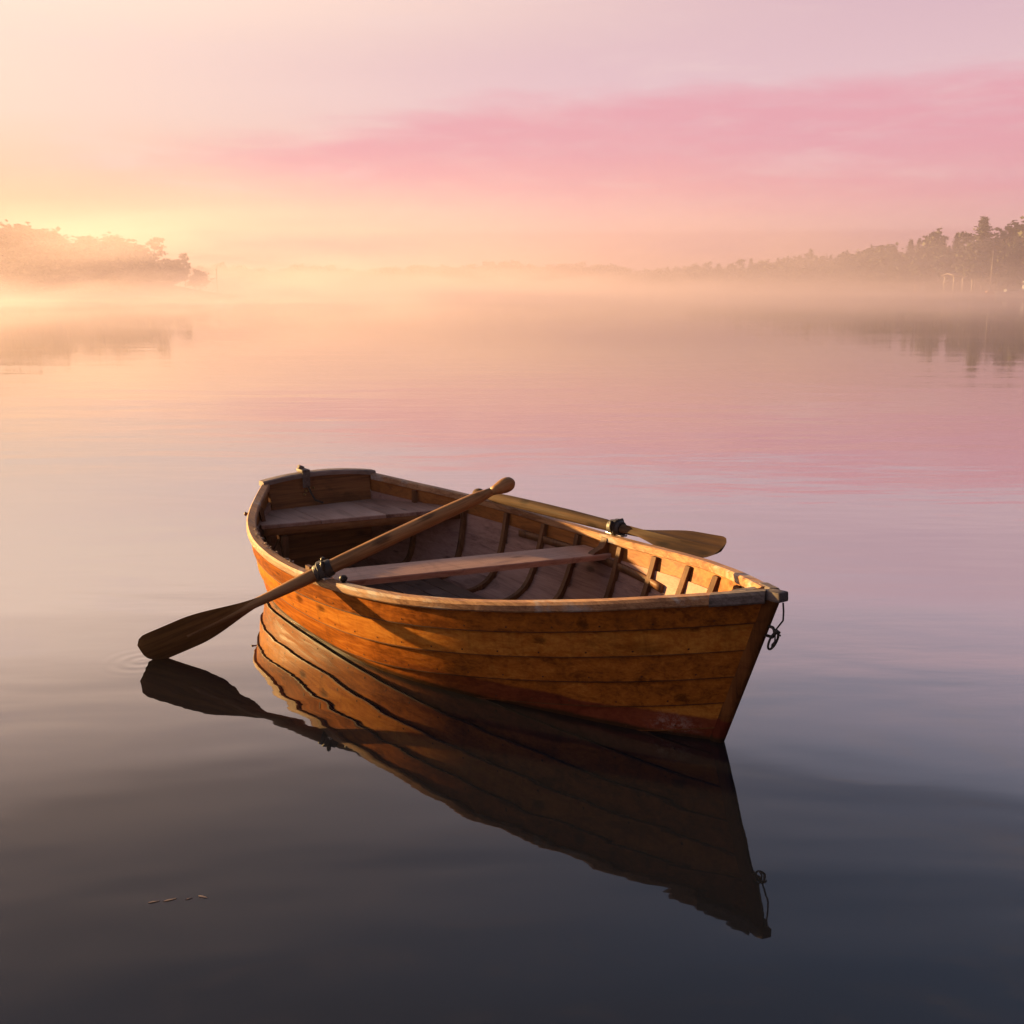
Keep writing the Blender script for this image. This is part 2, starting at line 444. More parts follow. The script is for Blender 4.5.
for side in (1, -1):                                            # clench nails along every lap
    for i in range(1, NSTRAKE + 1):
        x = -1.62 + random.uniform(0, .05)
        while x < 1.60:
            s = s_of(x, .15)
            if 0.02 < s < .97:
                d_ = i * strake_w(s) - .022; c = hullpoint(s, d_, .0140, side); a_ = hullpoint(s + .004, d_, .0140, side); b_ = hullpoint(s, d_ + .004, .0140, side)
                u = (a_ - c).normalized(); v_ = (b_ - c).normalized(); n_ = u.cross(v_).normalized() * (.0012 if (u.cross(v_)).y * side > 0 else -.0012)
                ring_ = [bm.verts.new(c + (u * cos(pi * k / 4) + v_ * sin(pi * k / 4)) * .0042 + n_ * .3) for k in range(8)]; tip_ = bm.verts.new(c + n_)
                for k in range(8):
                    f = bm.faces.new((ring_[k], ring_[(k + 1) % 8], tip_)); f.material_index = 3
            x += .145 + random.uniform(-.012, .012)
bmesh.ops.recalc_face_normals(bm, faces=bm.faces)
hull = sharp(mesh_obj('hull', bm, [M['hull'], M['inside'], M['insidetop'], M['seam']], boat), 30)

# transom: a slab at the stern, arched on top
def transom_loop(dx, inset=.0, arch=.030):
    S = section(0); pts = []
    h = S[-1][1]; b = S[-1][0]
    half_pts = [(max(y - inset, 0), z) for y, z, g in S[::6]]
    for y, z in half_pts[::-1]: pts.append((y, z))
    for y, z in half_pts[1:]: pts.append((-y, z))
    arc = []
    for k in range(1, 14):
        u = -1 + 2 * k / 14; arc.append((u * (b - inset), h + arch * (1 - u * u)))
    pts += arc
    return [Vector((xstern(z) + dx, y, z)) for y, z in pts]
bm = bmesh.new(); sweep(bm, [transom_loop(-.016), transom_loop(.016, .012)]); bmesh.ops.recalc_face_normals(bm, faces=bm.faces)
sharp(mesh_obj('transom', bm, M['transom'], boat))
# grey capping along the transom's top edge
bm = bmesh.new(); secs = []
S0 = section(0); hb, hh = S0[-1][0], S0[-1][1]
for k in range(25):
    u = -1 + 2 * k / 24; y = u * (hb + .022); z = hh + .030 * (1 - u * u) - .002
    x = xstern(z)
    j = .0015 * mnoise.noise(Vector((k * .6, 3, 1)))
    secs.append([(x - .034, y, z + j), (x + .036, y, z + j), (x + .036, y, z + .022 + j), (x + .028, y, z + .028 + j), (x - .026, y, z + .028 + j), (x - .034, y, z + .022 + j)])
sweep(bm, secs); bmesh.ops.recalc_face_normals(bm, faces=bm.faces)
sharp(mesh_obj('transom_cap', bm, M['greyacross'], boat))

# gunwales
def rail_sections(side, s0, s1, n, outw, inw, top, bot):
    secs = []
    for i in range(n + 1):
        s = s0 + (s1 - s0) * i / n
        z = sheer(s); x = XS(s, z); y = half(s)
        e = 1e-3; sa, sb = max(s - e, 0), min(s + e, 1)
        tx = XS(sb, sheer(sb)) - XS(sa, sheer(sa)); ty = half(sb) - half(sa); l = sqrt(tx * tx + ty * ty)
        nx, ny = -ty / l, tx / l                     # outward in plan (port side)
        wv = .0016 * mnoise.noise(Vector((x * 5, side * 3, 0)))
        def P(o, dz): return Vector((x + nx * o, side * max(y + ny * o, .0), z + dz + wv))
        secs.append([P(outw - .004, bot), P(outw, bot + .006), P(outw, top - .010), P(outw - .008, top), P(-inw + .006, top), P(-inw, top - .006), P(-inw, bot + .004), P(-inw + .004, bot)])
    return secs
for side in (1, -1):
    bm = bmesh.new()
    sweep(bm, rail_sections(side, .004, .985, 110, 0.0, .050, .010, -.026))
    bmesh.ops.recalc_face_normals(bm, faces=bm.faces)
    g = sharp(mesh_obj('gunwale', bm, M['rail'], boat), 25)
    # grey end piece wrapping the stem head
    bm = bmesh.new()
    sweep(bm, rail_sections(side, .962, .999, 12, .006, .036, .0125, -.029))
    bmesh.ops.recalc_face_normals(bm, faces=bm.faces)
    sharp(mesh_obj('gunwale_end', bm, M['greywood'], g), 25)

# stem
bm = bmesh.new(); secs = []
for i in range(34):
    z = -.10 + (.585 + .0 + .10) * i / 33
    x = xbow(z); wd = .022
    secs.append([(x - .07, wd * .8, z), (x + .012, wd, z), (x + .030, wd * .55, z), (x + .036, 0, z), (x + .030, -wd * .55, z), (x + .012, -wd, z), (x - .07, -wd * .8, z)])
sweep(bm, secs); bmesh.ops.recalc_face_normals(bm, faces=bm.faces)
stem = sharp(mesh_obj('stem', bm, M['stem'], boat), 50)
bm = bmesh.new()
Ms = Matrix.Rotation(R(-4), 4, 'Y')
box(bm, (xbow(.6) + .004, 0, .580), (.075, .046, .034), Ms, .006)
sharp(mesh_obj('stem_head', bm, M['greywood'], stem))
# breasthook filling the corner behind the stem head
bm = bmesh.new(); secs = []
for i in range(9):
    s = .958 + (.988 - .958) * i / 8; z = sheer(s); x = XS(s, z); y = max(half(s) - .034, .004)
    bow_ = .03 * (1 - i / 8)
    secs.append([(x, -y, z - .022), (x, y, z - .022), (x, y, z + .004), (x - 0, 0, z + .011), (x, -y, z + .004)])
sweep(bm, secs); bmesh.ops.recalc_face_normals(bm, faces=bm.faces)
sharp(mesh_obj('breasthook', bm, M['greywood'], boat), 30)

# keel
bm = bmesh.new(); secs = []
for i in range(31):
    s = .02 + .95 * i / 30; z = f_k(s); x = XS(s, z)
    secs.append([(x, -.014, z - .06), (x, .014, z - .06), (x, .018, z + .015), (x, -.018, z + .015)])
sweep(bm, secs); mesh_obj('keel', bm, M['stem'], boat)

# ribs
for xr in (-1.46, -1.16, -.86, -.56, -.27, .10, .40, .70, .98, 1.22):
    bm = bmesh.new(); secs = []
    s = s_of(xr, .1); G = section(s)[-1][2]
    top = .03
    line = []
    n = 22
    for i in range(2 * n + 1):
        side = 1 if i <= n else -1
        d = top + (G - top) * (i / n if i <= n else (2 * n - i) / n)
        y, z, ny, nz = at_girth(s, d)
        if i == n: y, ny, nz = 0, 0, -1
        line.append((Vector((XS(s, z), side * y, z)), Vector((0, side * ny, nz))))
    hw, th = .018, .022
    for p_, n_ in line:
        a = p_ - n_ * .010; c = p_ - n_ * (.010 + th)
        X = Vector((hw, 0, 0)); Xc = Vector((hw * .8, 0, 0))
        secs.append([a - X, a + X, c + Xc, c - Xc])
    sweep(bm, secs); bmesh.ops.recalc_face_normals(bm, faces=bm.faces)
    sharp(mesh_obj('rib', bm, M['rib'], boat), 40)

# floorboards
bm = bmesh.new(); pl = bm.faces.layers.float.new('plank')
for k in range(-3, 4):
    y0 = k * .105
    secs = []
    n = 24
    x0, x1 = -1.45, 1.15 - abs(k) * .10
    for i in range(n + 1):
        x = x0 + (x1 - x0) * i / n; z = -.045 + .03 * max(0, (x - .6)) ** 1.5
        wy = inner_y(x, z, .03); ya, yb = max(-wy, y0 - .048), min(wy, y0 + .048)
        if yb - ya < .01: ya, yb = y0 - .005, y0 + .005
        secs.append([(x, ya, z - .012), (x, yb, z - .012), (x, yb, z), (x, ya, z)])
    before = set(bm.faces); sweep(bm, secs)
    for f in bm.faces:
        if f not in before: f[pl] = random.random()
bmesh.ops.recalc_face_normals(bm, faces=bm.faces)
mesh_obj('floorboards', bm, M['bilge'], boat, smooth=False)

# stern bench: three boards side by side, slightly skewed front edge
def plank_slab(bm, pl, xa, xb, ya, yb, z0, z1, fx=None, tint=.5, nx=1, ny=10, zf=None):
    """board between y=ya..yb; xa/xb functions of y (back / front edge)"""
    secs = []
    for i in range(ny + 1):
        y = ya + (yb - ya) * i / ny
        dz = zf(y) if zf else 0
        a, b = xa(y), xb(y); r = .004
        secs.append([(a, y, z0 + dz), (b, y, z0 + dz), (b + .0, y, z1 - r + dz), (b - r, y, z1 + dz), (a + r, y, z1 + dz), (a, y, z1 - r + dz)])
    before = set(bm.faces); sweep(bm, secs)
    for f in bm.faces:
        if f not in before: f[pl] = tint
bench = None
ZB = .300
yL = inner_y(-1.42, ZB, .012); yR = inner_y(-1.2, ZB, .012)
front = lambda y: -1.30 + .17 * y
def back_x(y):
    lo, hi = -1.765, -1.0
    for _ in range(30):
        mid = (lo + hi) / 2
        if inner_y(mid, ZB, .012) > abs(y): hi = mid
        else: lo = mid
    return max(hi, xstern(ZB) + .022)
bm = bmesh.new(); pl = bm.faces.layers.float.new('plank')
# boards run fore and aft
edges_y = [-yL + .002, -.20, .17, yR - .002]
for (ya, yb) in zip(edges_y, edges_y[1:]):
    g = .0025
    ya2, yb2 = ya + g, yb - g
    plank_slab(bm, pl, back_x, front, ya2, yb2, ZB - .020, ZB, tint=random.random(), ny=26)
bmesh.ops.recalc_face_normals(bm, faces=bm.faces)
M['seatlong'] = wood('pinkish_stern_boards', (.17, .085, .06), (.35, .20, .145), (.46, .29, .22), .5, 0, 1.0, bump=.35)
bench = sharp(mesh_obj('stern_bench', bm, M['seatlong'], boat), 30)
bm = bmesh.new(); pl = bm.faces.layers.float.new('plank')
plank_slab(bm, pl, lambda y: front(y) - .030, lambda y: front(y) - .002, -yL + .02, yR - .02, ZB - .062, ZB - .0205, tint=.35, ny=20)
bmesh.ops.recalc_face_normals(bm, faces=bm.faces)
mesh_obj('bench_riser', bm, M['transom'], bench)
# stern bench post near the starboard side
bm = bmesh.new(); box(bm, (-1.375, -.40, .10), (.03, .035, .26), None, .004)
mesh_obj('bench_post', bm, M['rib'], bench)

# rowing thwart
ZT = .272
tc = lambda y: -.19 + .15 * y
tyA = -inner_y(tc(-.7), ZT, .012); tyB = inner_y(tc(.7), ZT, .012)
bm = bmesh.new(); pl = bm.faces.layers.float.new('plank')
plank_slab(bm, pl, lambda y: tc(y) - .12, lambda y: tc(y) + .11, tyA + .004, tyB - .004, ZT - .028, ZT, tint=.55, ny=30, zf=lambda y: -.014 * y)
bmesh.ops.recalc_face_normals(bm, faces=bm.faces)
thw = sharp(mesh_obj('thwart', bm, M['seat'], boat), 30)
# knees that tie the thwart to the sides
for side in (1, -1):
    yy = tyB - .006 if side > 0 else tyA + .006
    xk = tc(yy) + .065
    z0 = ZT - .014 * yy
    bm = bmesh.new()
    prof = [(0, 0), (-.10, .0), (-.085, .012), (-.035, .030), (-.018, .055), (-.014, .075), (.004, .075)]
    secs = [[(xk + dxx, yy + side * a, z0 + b) for a, b in prof] for dxx in (-.022, .022)]
    sweep(bm, secs); bmesh.ops.recalc_face_normals(bm, faces=bm.faces)
    sharp(mesh_obj('knee', bm, M['rib'], boat), 30)
# cleat blocks under the thwart ends
for side in (1, -1):
    bm = bmesh.new(); secs = []
    for i in range(21):
        x = -.75 + 1.30 * i / 20; z = ZT - .050; yv = inner_y(x, z, .010)
        secs.append([(x, side * (yv), z - .018), (x, side * (yv - .016), z - .018), (x, side * (yv - .016), z + .018), (x, side * yv, z + .018)])
    sweep(bm, secs); bmesh.ops.recalc_face_normals(bm, faces=bm.faces)
    mesh_obj('riser_strip', bm, M['rib'], boat)

# rowlocks
def rowlock(x, y, z, ang, up=.0):
    """black iron U on a pale plate; ang = direction of the oar in the boat frame"""
    bm = bmesh.new()
    box(bm, (x, y, z + .005), (.120, .042, .010), Matrix.Rotation(math.atan2(0, 1), 4, 'Z'), .003)
    pltm = sharp(mesh_obj('rowlock_plate', bm, M['steel'], boat))
    bm = bmesh.new()
    tube(bm, [(x, y, z + .008), (x, y, z + .02)], .012, 10)
    pts = []
    for k in range(15):
        a = R(-215 + 250 * k / 14)
        r = .040
        l = Vector((-sin(ang), cos(ang), 0)) * (r * cos(a)) + Vector((0, 0, 1)) * (r * sin(a))
        pts.append(Vector((x, y, z + .052 + up)) + l)
    tube(bm, pts, .010, 8)
    return mesh_obj('rowlock', bm, M['iron'], boat), pltm

# ------------------------------------------------------------------ oars
def to_world(p):
    x, y, z = p; return Vector((BX + x * cos(BYAW) - y * sin(BYAW), BY + x * sin(BYAW) + y * cos(BYAW), z))

def make_oar(tip, grip, label, roll, length, collar_at, bladelen=.56, bladew=.088, look=('oar', 'blade')):
    """oar with local +x from grip to blade tip; tip/grip in world coordinates"""
    tip, grip = Vector(tip), Vector(grip)
    d = (tip - grip).normalized(); tip = grip + d * length if length else tip
    Lo = (tip - grip).length
    o = empty('oar'); tag(o, label, 'oar', 'pair of oars')
    yv = Vector((0, 0, 1)).cross(d).normalized(); zv = d.cross(yv)
    rot = Matrix((d, yv, zv)).transposed().to_4x4() @ Matrix.Rotation(roll, 4, 'X')
    o.matrix_world = Matrix.Translation(grip) @ rot
    b0 = Lo - bladelen
    # loom with a slight natural bow and a necked grip
    pts, rad = [], []
    prof = [(.10, .0175), (.125, .0205), (.17, .0275), (.30, .0305), (.55, .0315), (.80, .0315), (b0 - .18, .0285), (b0 - .03, .0225), (b0 + .10, .0185), (b0 + .25, .013), (b0 + .40, .007)]
    for i in range(48):
        x = .10 + (b0 + .36 - .10) * i / 47
        for (xa, ra), (xb_, rb) in zip(prof, prof[1:]):
            if xa <= x <= xb_ + 1e-6: r = ra + (rb - ra) * (x - xa) / (xb_ - xa); break
        pts.append((x, .006 * sin(x * 2.3), .004 * sin(x * 3.1 + 1))); rad.append(r)
    bm = bmesh.new(); tube(bm, pts, rad, 14)
    bmesh.ops.recalc_face_normals(bm, faces=bm.faces)
    mesh_obj('shaft', bm, M[look[0]], o)
    gp = [(-.004, .006), (.0, .015), (.010, .0265), (.025, .0325), (.045, .0335), (.065, .0290), (.085, .0225), (.105, .0180)]
    bm = bmesh.new(); tube(bm, [(x, .006 * sin(.1 * 2.3) * min(1, x / .1 if x > 0 else 0), 0.004 * sin(1.3)) for x, _ in gp], [r for _, r in gp], 14)
    bmesh.ops.recalc_face_normals(bm, faces=bm.faces)
    mesh_obj('grip', bm, M[look[0]], o)
    # blade: slightly spooned board with a raised middle rib, square-shouldered tip
    bm = bmesh.new(); secs = []
    n = 26
    for i in range(n + 1):
        u = i / n
        x = b0 - .02 + (bladelen + .02) * u
        sm = min(1, max(0, (u - .02) / .62)); sm = sm * sm * (3 - 2 * sm)
        w1 = .0215 + (bladew - .0215) * sm
        if u > .90: w1 *= sqrt(max(0.0, 1 - ((u - .90) / .10) ** 2 * .72))
        th = .013 * (1 - u) + .006
        sp = .020 * u * u
        rib = .010 * (1 - u) + .0015
        secs.append([(x, -w1, sp + .0), (x, -w1 * .6, -th * .55 + sp * .7), (x, 0, -th - rib * .4 + sp * .5), (x, w1 * .6, -th * .55 + sp * .7), (x, w1, sp),
                     (x, w1 * .6, th * .55 + sp * .7), (x, w1 * .18, th * .8 + sp * .5), (x, 0, th + rib + sp * .5), (x, -w1 * .18, th * .8 + sp * .5), (x, -w1 * .6, th * .55 + sp * .7)])
    sweep(bm, secs); bmesh.ops.recalc_face_normals(bm, faces=bm.faces)
    sharp(mesh_obj('blade', bm, M[look[1]], o), 50)
    # black leather collar with a raised button
    c = collar_at; bm = bmesh.new()
    yo, zo = .006 * sin(c * 2.3), .004 * sin(c * 3.1 + 1)
    tube(bm, [(c - .045, yo, zo), (c - .040, yo, zo), (c - .012, yo, zo), (c - .008, yo, zo), (c + .012, yo, zo), (c + .016, yo, zo), (c + .030, yo, zo), (c + .034, yo, zo)],
         [.033, .0365, .038, .045, .046, .038, .036, .033], 16)
    bmesh.ops.recalc_face_normals(bm, faces=bm.faces)
    sharp(mesh_obj('collar', bm, M['leather'], o), 40)
    return o, Lo

def unproj(px, py, z):
    """pixel of the photograph -> point at height z (used once to place things in the world)"""
    fw = Vector((0, cos(PITCH), -sin(PITCH))); up = Vector((0, sin(PITCH), cos(PITCH)))
    d = fw + Vector((1, 0, 0)) * ((px - 512) / F_PX) + up * ((512 - py) / F_PX)
    t_ = (z - CAM_H) / d.z; return Vector((0, 0, CAM_H)) + d * t_

T1 = Vector((-1.552, 4.342, .036)); G1 = unproj(514, 482, .735)
L1 = (T1 - G1).length
# where it crosses the starboard gunwale
def to_boat(P):
    q = P - Vector((BX, BY, 0)); return Vector((q.x * cos(BYAW) + q.y * sin(BYAW), -q.x * sin(BYAW) + q.y * cos(BYAW), P.z))
best = min((abs(abs(to_boat(G1.lerp(T1, k / 400)).y) - (half(s_of(to_boat(G1.lerp(T1, k / 400)).x, .35)) - .028)) + (0 if to_boat(G1.lerp(T1, k / 400)).y < 0 else 9), k / 400) for k in range(401))
lk = to_boat(G1.lerp(T1, best[1]))
oar1, _ = make_oar(T1, G1, 'wooden oar laid across the boat with its blade tip touching the water', R(62), None, best[1] * L1)
print('near lock', lk, 'sheer', sheer(s_of(lk.x, .35)), 'oar length', L1)
d1 = to_boat(T1) - to_boat(G1)
rowlock(lk.x, lk.y, sheer(s_of(lk.x, .35)) + .010, math.atan2(d1.y, d1.x), up=max(0, lk.z - sheer(s_of(lk.x, .35)) - .062))

T2 = to_world((.672, .850, .385)); G2 = to_world((-1.10, .650, .395))
fk = to_boat(G2.lerp(T2, .632))
oar2, L2 = make_oar(T2, G2, 'shade-darkened brown wooden oar lying along the far gunwale with its blade overhanging near the bow', R(26), None, .632 * (T2 - G2).length, look=('oardark', 'bladedark'))
d2 = to_boat(T2) - to_boat(G2)
rowlock(fk.x, fk.y - .0, sheer(s_of(fk.x, .35)) + .010, math.atan2(d2.y, d2.x))

# small black knob on the starboard inwale beside the thwart
bm = bmesh.new()
kx, ky = lk.x + .15, -(half(s_of(lk.x + .15, .35)) - .035)
kz = sheer(s_of(kx, .35)) + .008
tube(bm, [(kx, ky, kz), (kx, ky, kz + .008), (kx, ky, kz + .010), (kx, ky, kz + .022), (kx, ky, kz + .030), (kx, ky, kz + .033)], [.008, .008, .015, .018, .013, .004], 12)
mesh_obj('knob', bm, M['iron'], boat)

# transom fitting: clamp over the capping, brass plate with screws and a hook below
zt = sheer(0) + .019
bm = bmesh.new()
box(bm, (xstern(zt), -.095, zt + .040), (.090, .050, .020), None, .004)
box(bm, (xstern(zt) + .042, -.095, zt - .010), (.012, .044, .090), None, .003)
tube(bm, [(xstern(zt) - .02, -.085, zt + .050), (xstern(zt) - .015, -.118, zt + .064)], .011, 8)
clamp = sharp(mesh_obj('transom_clamp', bm, M['greywood'], boat))
bm = bmesh.new()
for yy, zz, r in ((-.10, -.075, .010), (-.075, -.058, .007), (-.05, -.062, .006), (-.11, -.095, .008)):
    tube(bm, [(xstern(zt + zz) + .016, yy, zt + zz), (xstern(zt + zz) + .034, yy, zt + zz)], [r, r * .7], 10)
mesh_obj('screw', bm, M['brass'], clamp)
bm = bmesh.new()
tube(bm, [(xstern(zt - .06) + .03, -.085, zt - .05), (xstern(zt - .1) + .045, -.08, zt - .085), (xstern(zt - .1) + .07, -.065, zt - .125), (xstern(zt - .1) + .12, -.04, zt - .135)], .006, 6)
mesh_obj('hook', bm, M['iron'], clamp)
# small fairlead knob outside the starboard quarter
sq = .10; zq = sheer(sq) - .03
bm = bmesh.new(); yq = -half(sq)
tube(bm, [(XS(sq, zq), yq + .01, zq), (XS(sq, zq), yq - .018, zq), (XS(sq, zq), yq - .028, zq), (XS(sq, zq), yq - .034, zq)], [.006, .006, .013, .006], 10)
mesh_obj('fairlead', bm, M['rib'], boat)

# mooring ring, staple and a loose end of cord at the stem
zr = .455; xr = xbow(zr) + .036
bm = bmesh.new()
tube(bm, [(xr - .02, 0, zr + .018), (xr + .022, 0, zr + .016), (xr + .034, 0, zr), (xr + .022, 0, zr - .016), (xr - .02, 0, zr - .018)], .0055, 8)
staple = mesh_obj('staple', bm, M['iron'], boat)
bm = bmesh.new()
tube(bm, [(xr + .026 + .003 * sin(a), .026 * cos(a) * .75 + .010 * sin(a), zr - .026 + .029 * sin(a)) for a in [2 * pi * k / 24 for k in range(25)]], .0038, 8, cap=False)
mesh_obj('ring', bm, M['iron'], staple)
bm = bmesh.new()
c0 = Vector((xr + .060, .018, .575)) ; c0 = Vector((xbow(.56) + .045, .010, .560))
tube(bm, [c0, c0 + Vector((.003, .001, -.030)), c0 + Vector((.001, .003, -.060)), (xr + .026, .004, zr + .004), (xr + .036, .009, zr - .005), (xr + .028, .016, zr - .024), (xr + .018, .004, zr - .044), (xr + .028, -.010, zr - .052), (xr + .036, -.004, zr - .030), (xr + .030, .003, zr - .002), (xr + .046, .012, zr - .007)],
     .0030, 7)
tube(bm, [(xr + .026, -.003, zr + .003), (xr + .035, .004, zr + .006), (xr + .040, .011, zr - .001)], .007, 8)
mesh_obj('cord', bm, M['cord'], boat)

# bits of dry bark and leaf that have collected along the starboard quarter's inwale
random.seed(11)
bm = bmesh.new()
for k in range(46):
    s = random.uniform(.20, .40); z = sheer(s) + .011; x = XS(s, z); y = -(half(s) - random.uniform(.030, .052))
    a = random.uniform(0, pi); l = random.uniform(.006, .020); wv = random.uniform(.002, .006)
    Mx = Matrix.Rotation(a, 4, 'Z') @ Matrix.Rotation(random.uniform(-.5, .5), 4, 'Y')
    box(bm, (x, y, z + .002), (l, wv, .003), Mx)
tag(mesh_obj('leaf_litter', bm, M['dryleaf'], None, smooth=False), 'crumbs of dry leaf and bark caught along the gunwale beside the stern bench', 'litter', None, 'stuff')
bpy.data.objects['leaf_litter'].location = (BX, BY, 0); bpy.data.objects['leaf_litter'].rotation_euler = (0, 0, BYAW)

# ------------------------------------------------------------------ water
SHORE_Y = 690
mw, t, p = new_mat('lake_water')
pos = t.new('ShaderNodeNewGeometry').outputs['Position']
wx, wy, wz = t.sep(pos)
t.n.remove(p)
gl = t.new('ShaderNodeBsdfGlossy'); gl.inputs['Roughness'].default_value = .02
df = t.new('ShaderNodeBsdfDiffuse'); df.inputs['Color'].default_value = (.010, .011, .014, 1)
lw = t.new('ShaderNodeLayerWeight'); lw.inputs['Blend'].default_value = .5
refl = t.ramp(lw.outputs['Facing'], [(0, .03), (.40, .055), (.50, .09), (.58, .145), (.66, .43), (.74, .79), (.83, .87), (.92, .88), (1, 1.0)])
ms = t.new('ShaderNodeMixShader'); t.l.new(refl, ms.inputs[0]); t.l.new(df.outputs[0], ms.inputs[1]); t.l.new(gl.outputs[0], ms.inputs[2])
t.l.new(ms.outputs[0], next(n_ for n_ in t.n if n_.type == 'OUTPUT_MATERIAL').inputs[0])
a1 = t.noise(t.mapping(pos, scale=(.30, .9, 1), rot=(0, 0, R(8))), 1.0, 3, .5, .3)        # long slow swell
a2 = t.noise(t.mapping(pos, scale=(1.6, 5.5, 1), rot=(0, 0, R(-6))), 1.0, 3, .5, .4)       # ripples lying across the view
a3 = t.noise(t.mapping(pos, scale=(5, 15, 1)), 1.0, 2, .5)
patch = t.smooth(t.noise(t.mapping(pos, scale=(.05, .16, 1)), 1.0, 3, .55), .40, .68, .15, 1.0)
amp = t.math('MULTIPLY', t.smooth(wy, 2.5, 7, .45, 1.0), t.smooth(wy, 8, 40, 1, .95))
hgt = t.math('ADD', t.math('MULTIPLY', t.math('MULTIPLY', a1, t.smooth(wy, 5, 25, 1, .35)), .014), t.math('MULTIPLY', t.math('MULTIPLY', a2, patch), t.math('MULTIPLY', amp, .0026)))
hgt = t.math('ADD', hgt, t.math('MULTIPLY', t.math('MULTIPLY', a3, patch), .0007))
# rings spreading from the dipped blade
dv = t.new('ShaderNodeVectorMath', operation='DISTANCE'); t.put(dv.inputs[0], pos); tipw = unproj(142, 661, 0)
dv.inputs[1].default_value = (tipw.x, tipw.y, 0)
rd = dv.outputs['Value']
ring = t.math('MULTIPLY', t.math('SINE', t.math('MULTIPLY', rd, 95)), t.math('MULTIPLY', t.smooth(rd, .01, .24, 1, 0), .0003))
hgt = t.math('ADD', hgt, ring)
bp = t.new('ShaderNodeBump'); bp.inputs['Strength'].default_value = 1.0; bp.inputs['Distance'].default_value = 1.0
t.put(bp.inputs['Height'], hgt)
for nd in (gl, lw): t.l.new(bp.outputs[0], nd.inputs['Normal'])
M['water'] = mw
bm = bmesh.new()
# the hull displaces the water: the sheet has an opening just inside the planking
hole = []
for side in (-1, 1):
    rng = [i / 60 for i in range(61)]
    pts = []
    for s in rng:
        S = section(s)
        y = next(a[0] + (c[0] - a[0]) * (0 - a[1]) / max(c[1] - a[1], 1e-6) for a, c in zip(S, S[1:]) if c[1] >= 0)
        pts.append(to_world((XS(s, 0), side * max(y - .001, .0), 0)))
    hole += pts if side < 0 else pts[::-1][1:]
hv = [bm.verts.new((q.x, q.y, 0)) for q in hole]
he = [bm.edges.new((hv[i], hv[(i + 1) % len(hv)])) for i in range(len(hv))]
ov = [bm.verts.new(c) for c in ((-7, -3, 0), (7, -3, 0), (7, 14, 0), (-7, 14, 0))]
oe = [bm.edges.new((ov[i], ov[(i + 1) % 4])) for i in range(4)]
bmesh.ops.triangle_fill(bm, edges=he + oe, use_beauty=True)
ow = [bm.verts.new(c) for c in ((-470, -80, 0), (470, -80, 0), (470, SHORE_Y + 40, 0), (-470, SHORE_Y + 40, 0))]
for i in range(4): bm.faces.new((ov[i], ow[i], ow[(i + 1) % 4], ov[(i + 1) % 4]))
bmesh.ops.recalc_face_normals(bm, faces=bm.faces)
for f in bm.faces:
    if f.normal.z < 0: f.normal_flip()
tag(mesh_obj('lake_water', bm, M['water'], None, smooth=False), 'still dark lake surface mirroring the dawn sky', 'water', None, 'structure')

# a few dead leaves adrift
random.seed(5)
for k, (px, py) in enumerate(((154, 902), (170, 900), (189, 899), (203, 897))):
    P = unproj(px, py, 0); bm = bmesh.new(); n = 10
    l = random.uniform(.009, .018); wd = l * random.uniform(.10, .2)
    top = [bm.verts.new((l * cos(2 * pi * i / n), wd * sin(2 * pi * i / n) * (1 - .4 * cos(2 * pi * i / n)), -.0002 + .0012 * abs(sin(2 * pi * i / n)))) for i in range(n)]
    bot = [bm.verts.new((v.co.x * .96, v.co.y * .96, v.co.z - .003)) for v in top]
    bm.faces.new(top); bm.faces.new(bot[::-1])
    for i in range(n): bm.faces.new((top[i], bot[i], bot[(i + 1) % n], top[(i + 1) % n]))
    o = mesh_obj('floating_leaf', bm, M['dryleaf'], None, smooth=False)
    o.location = (P.x, P.y, .001); o.rotation_euler = (0, 0, random.uniform(-.5, .5))
    tag(o, 'small brown leaf adrift in a loose cluster on the dark water below the boat', 'leaf', 'brown leaves floating near the viewer')

# ------------------------------------------------------------------ shores
def gx(px, D): return (px - 512) / F_PX * D * 1.02

def bank(name, outline_fn, x0, x1, depth, label, nx=60, ny=14, dep=None):
    """ground rising behind a shoreline; outline_fn(x) -> (shore y, height behind)"""
    bm = bmesh.new(); g = []
    for i in range(nx + 1):
        x = x0 + (x1 - x0) * i / nx; row = []
        ys, hgt_ = outline_fn(x)
        for j in range(ny + 1):
            v = j / ny; y = ys + (dep(x) if dep else depth) * v
            z = -.6 + (hgt_ + .6) * min(1, (v * 2.2)) ** .7 + .25 * mnoise.noise(Vector((x * .12, y * .12, 0)))
            row.append(bm.verts.new((x, y, z)))
        g.append(row)
    for i in range(nx):
        for j in range(ny): bm.faces.new((g[i][j], g[i + 1][j], g[i + 1][j + 1], g[i][j + 1]))
    return tag(mesh_obj(name, bm, M['soil'], None), label, 'shore', None, 'structure')

def sstep(a, b, x):
    u = min(1, max(0, (x - a) / (b - a))); return u * u * (3 - 2 * u)
XL = gx(222, 185)
def left_shore(x): return 172 + 26 * sstep(XL - 45, XL + 6, x) + 3 * sin(x * .13), 3.2 * (1 - sstep(XL - 22, XL + 4, x)) + .1 - .9 * sstep(XL, XL + 8, x)
def right_shore(x):
    u = sstep(gx(640, 430), gx(1024, 215), x)
    return 430 - 225 * u ** .8 + 3 * sin(x * .11), 2.6 * u + .5
def far_shore(x): return 610 + 14 * sin(x * .012) + 6 * sin(x * .05), 3.5
bank('left_bank', left_shore, -250, XL + 3, 75, 'low wooded bank on the left side of the lake, gilded by mist', dep=lambda x: 8 + 67 * (1 - sstep(XL - 50, XL - 2, x)))
bank('right_bank', right_shore, gx(640, 430), 230, 110, 'low wooded bank on the right side of the lake')
bank('far_bank', far_shore, -400, 400, 85, 'far low bank across the lake, almost lost in mist', 80)

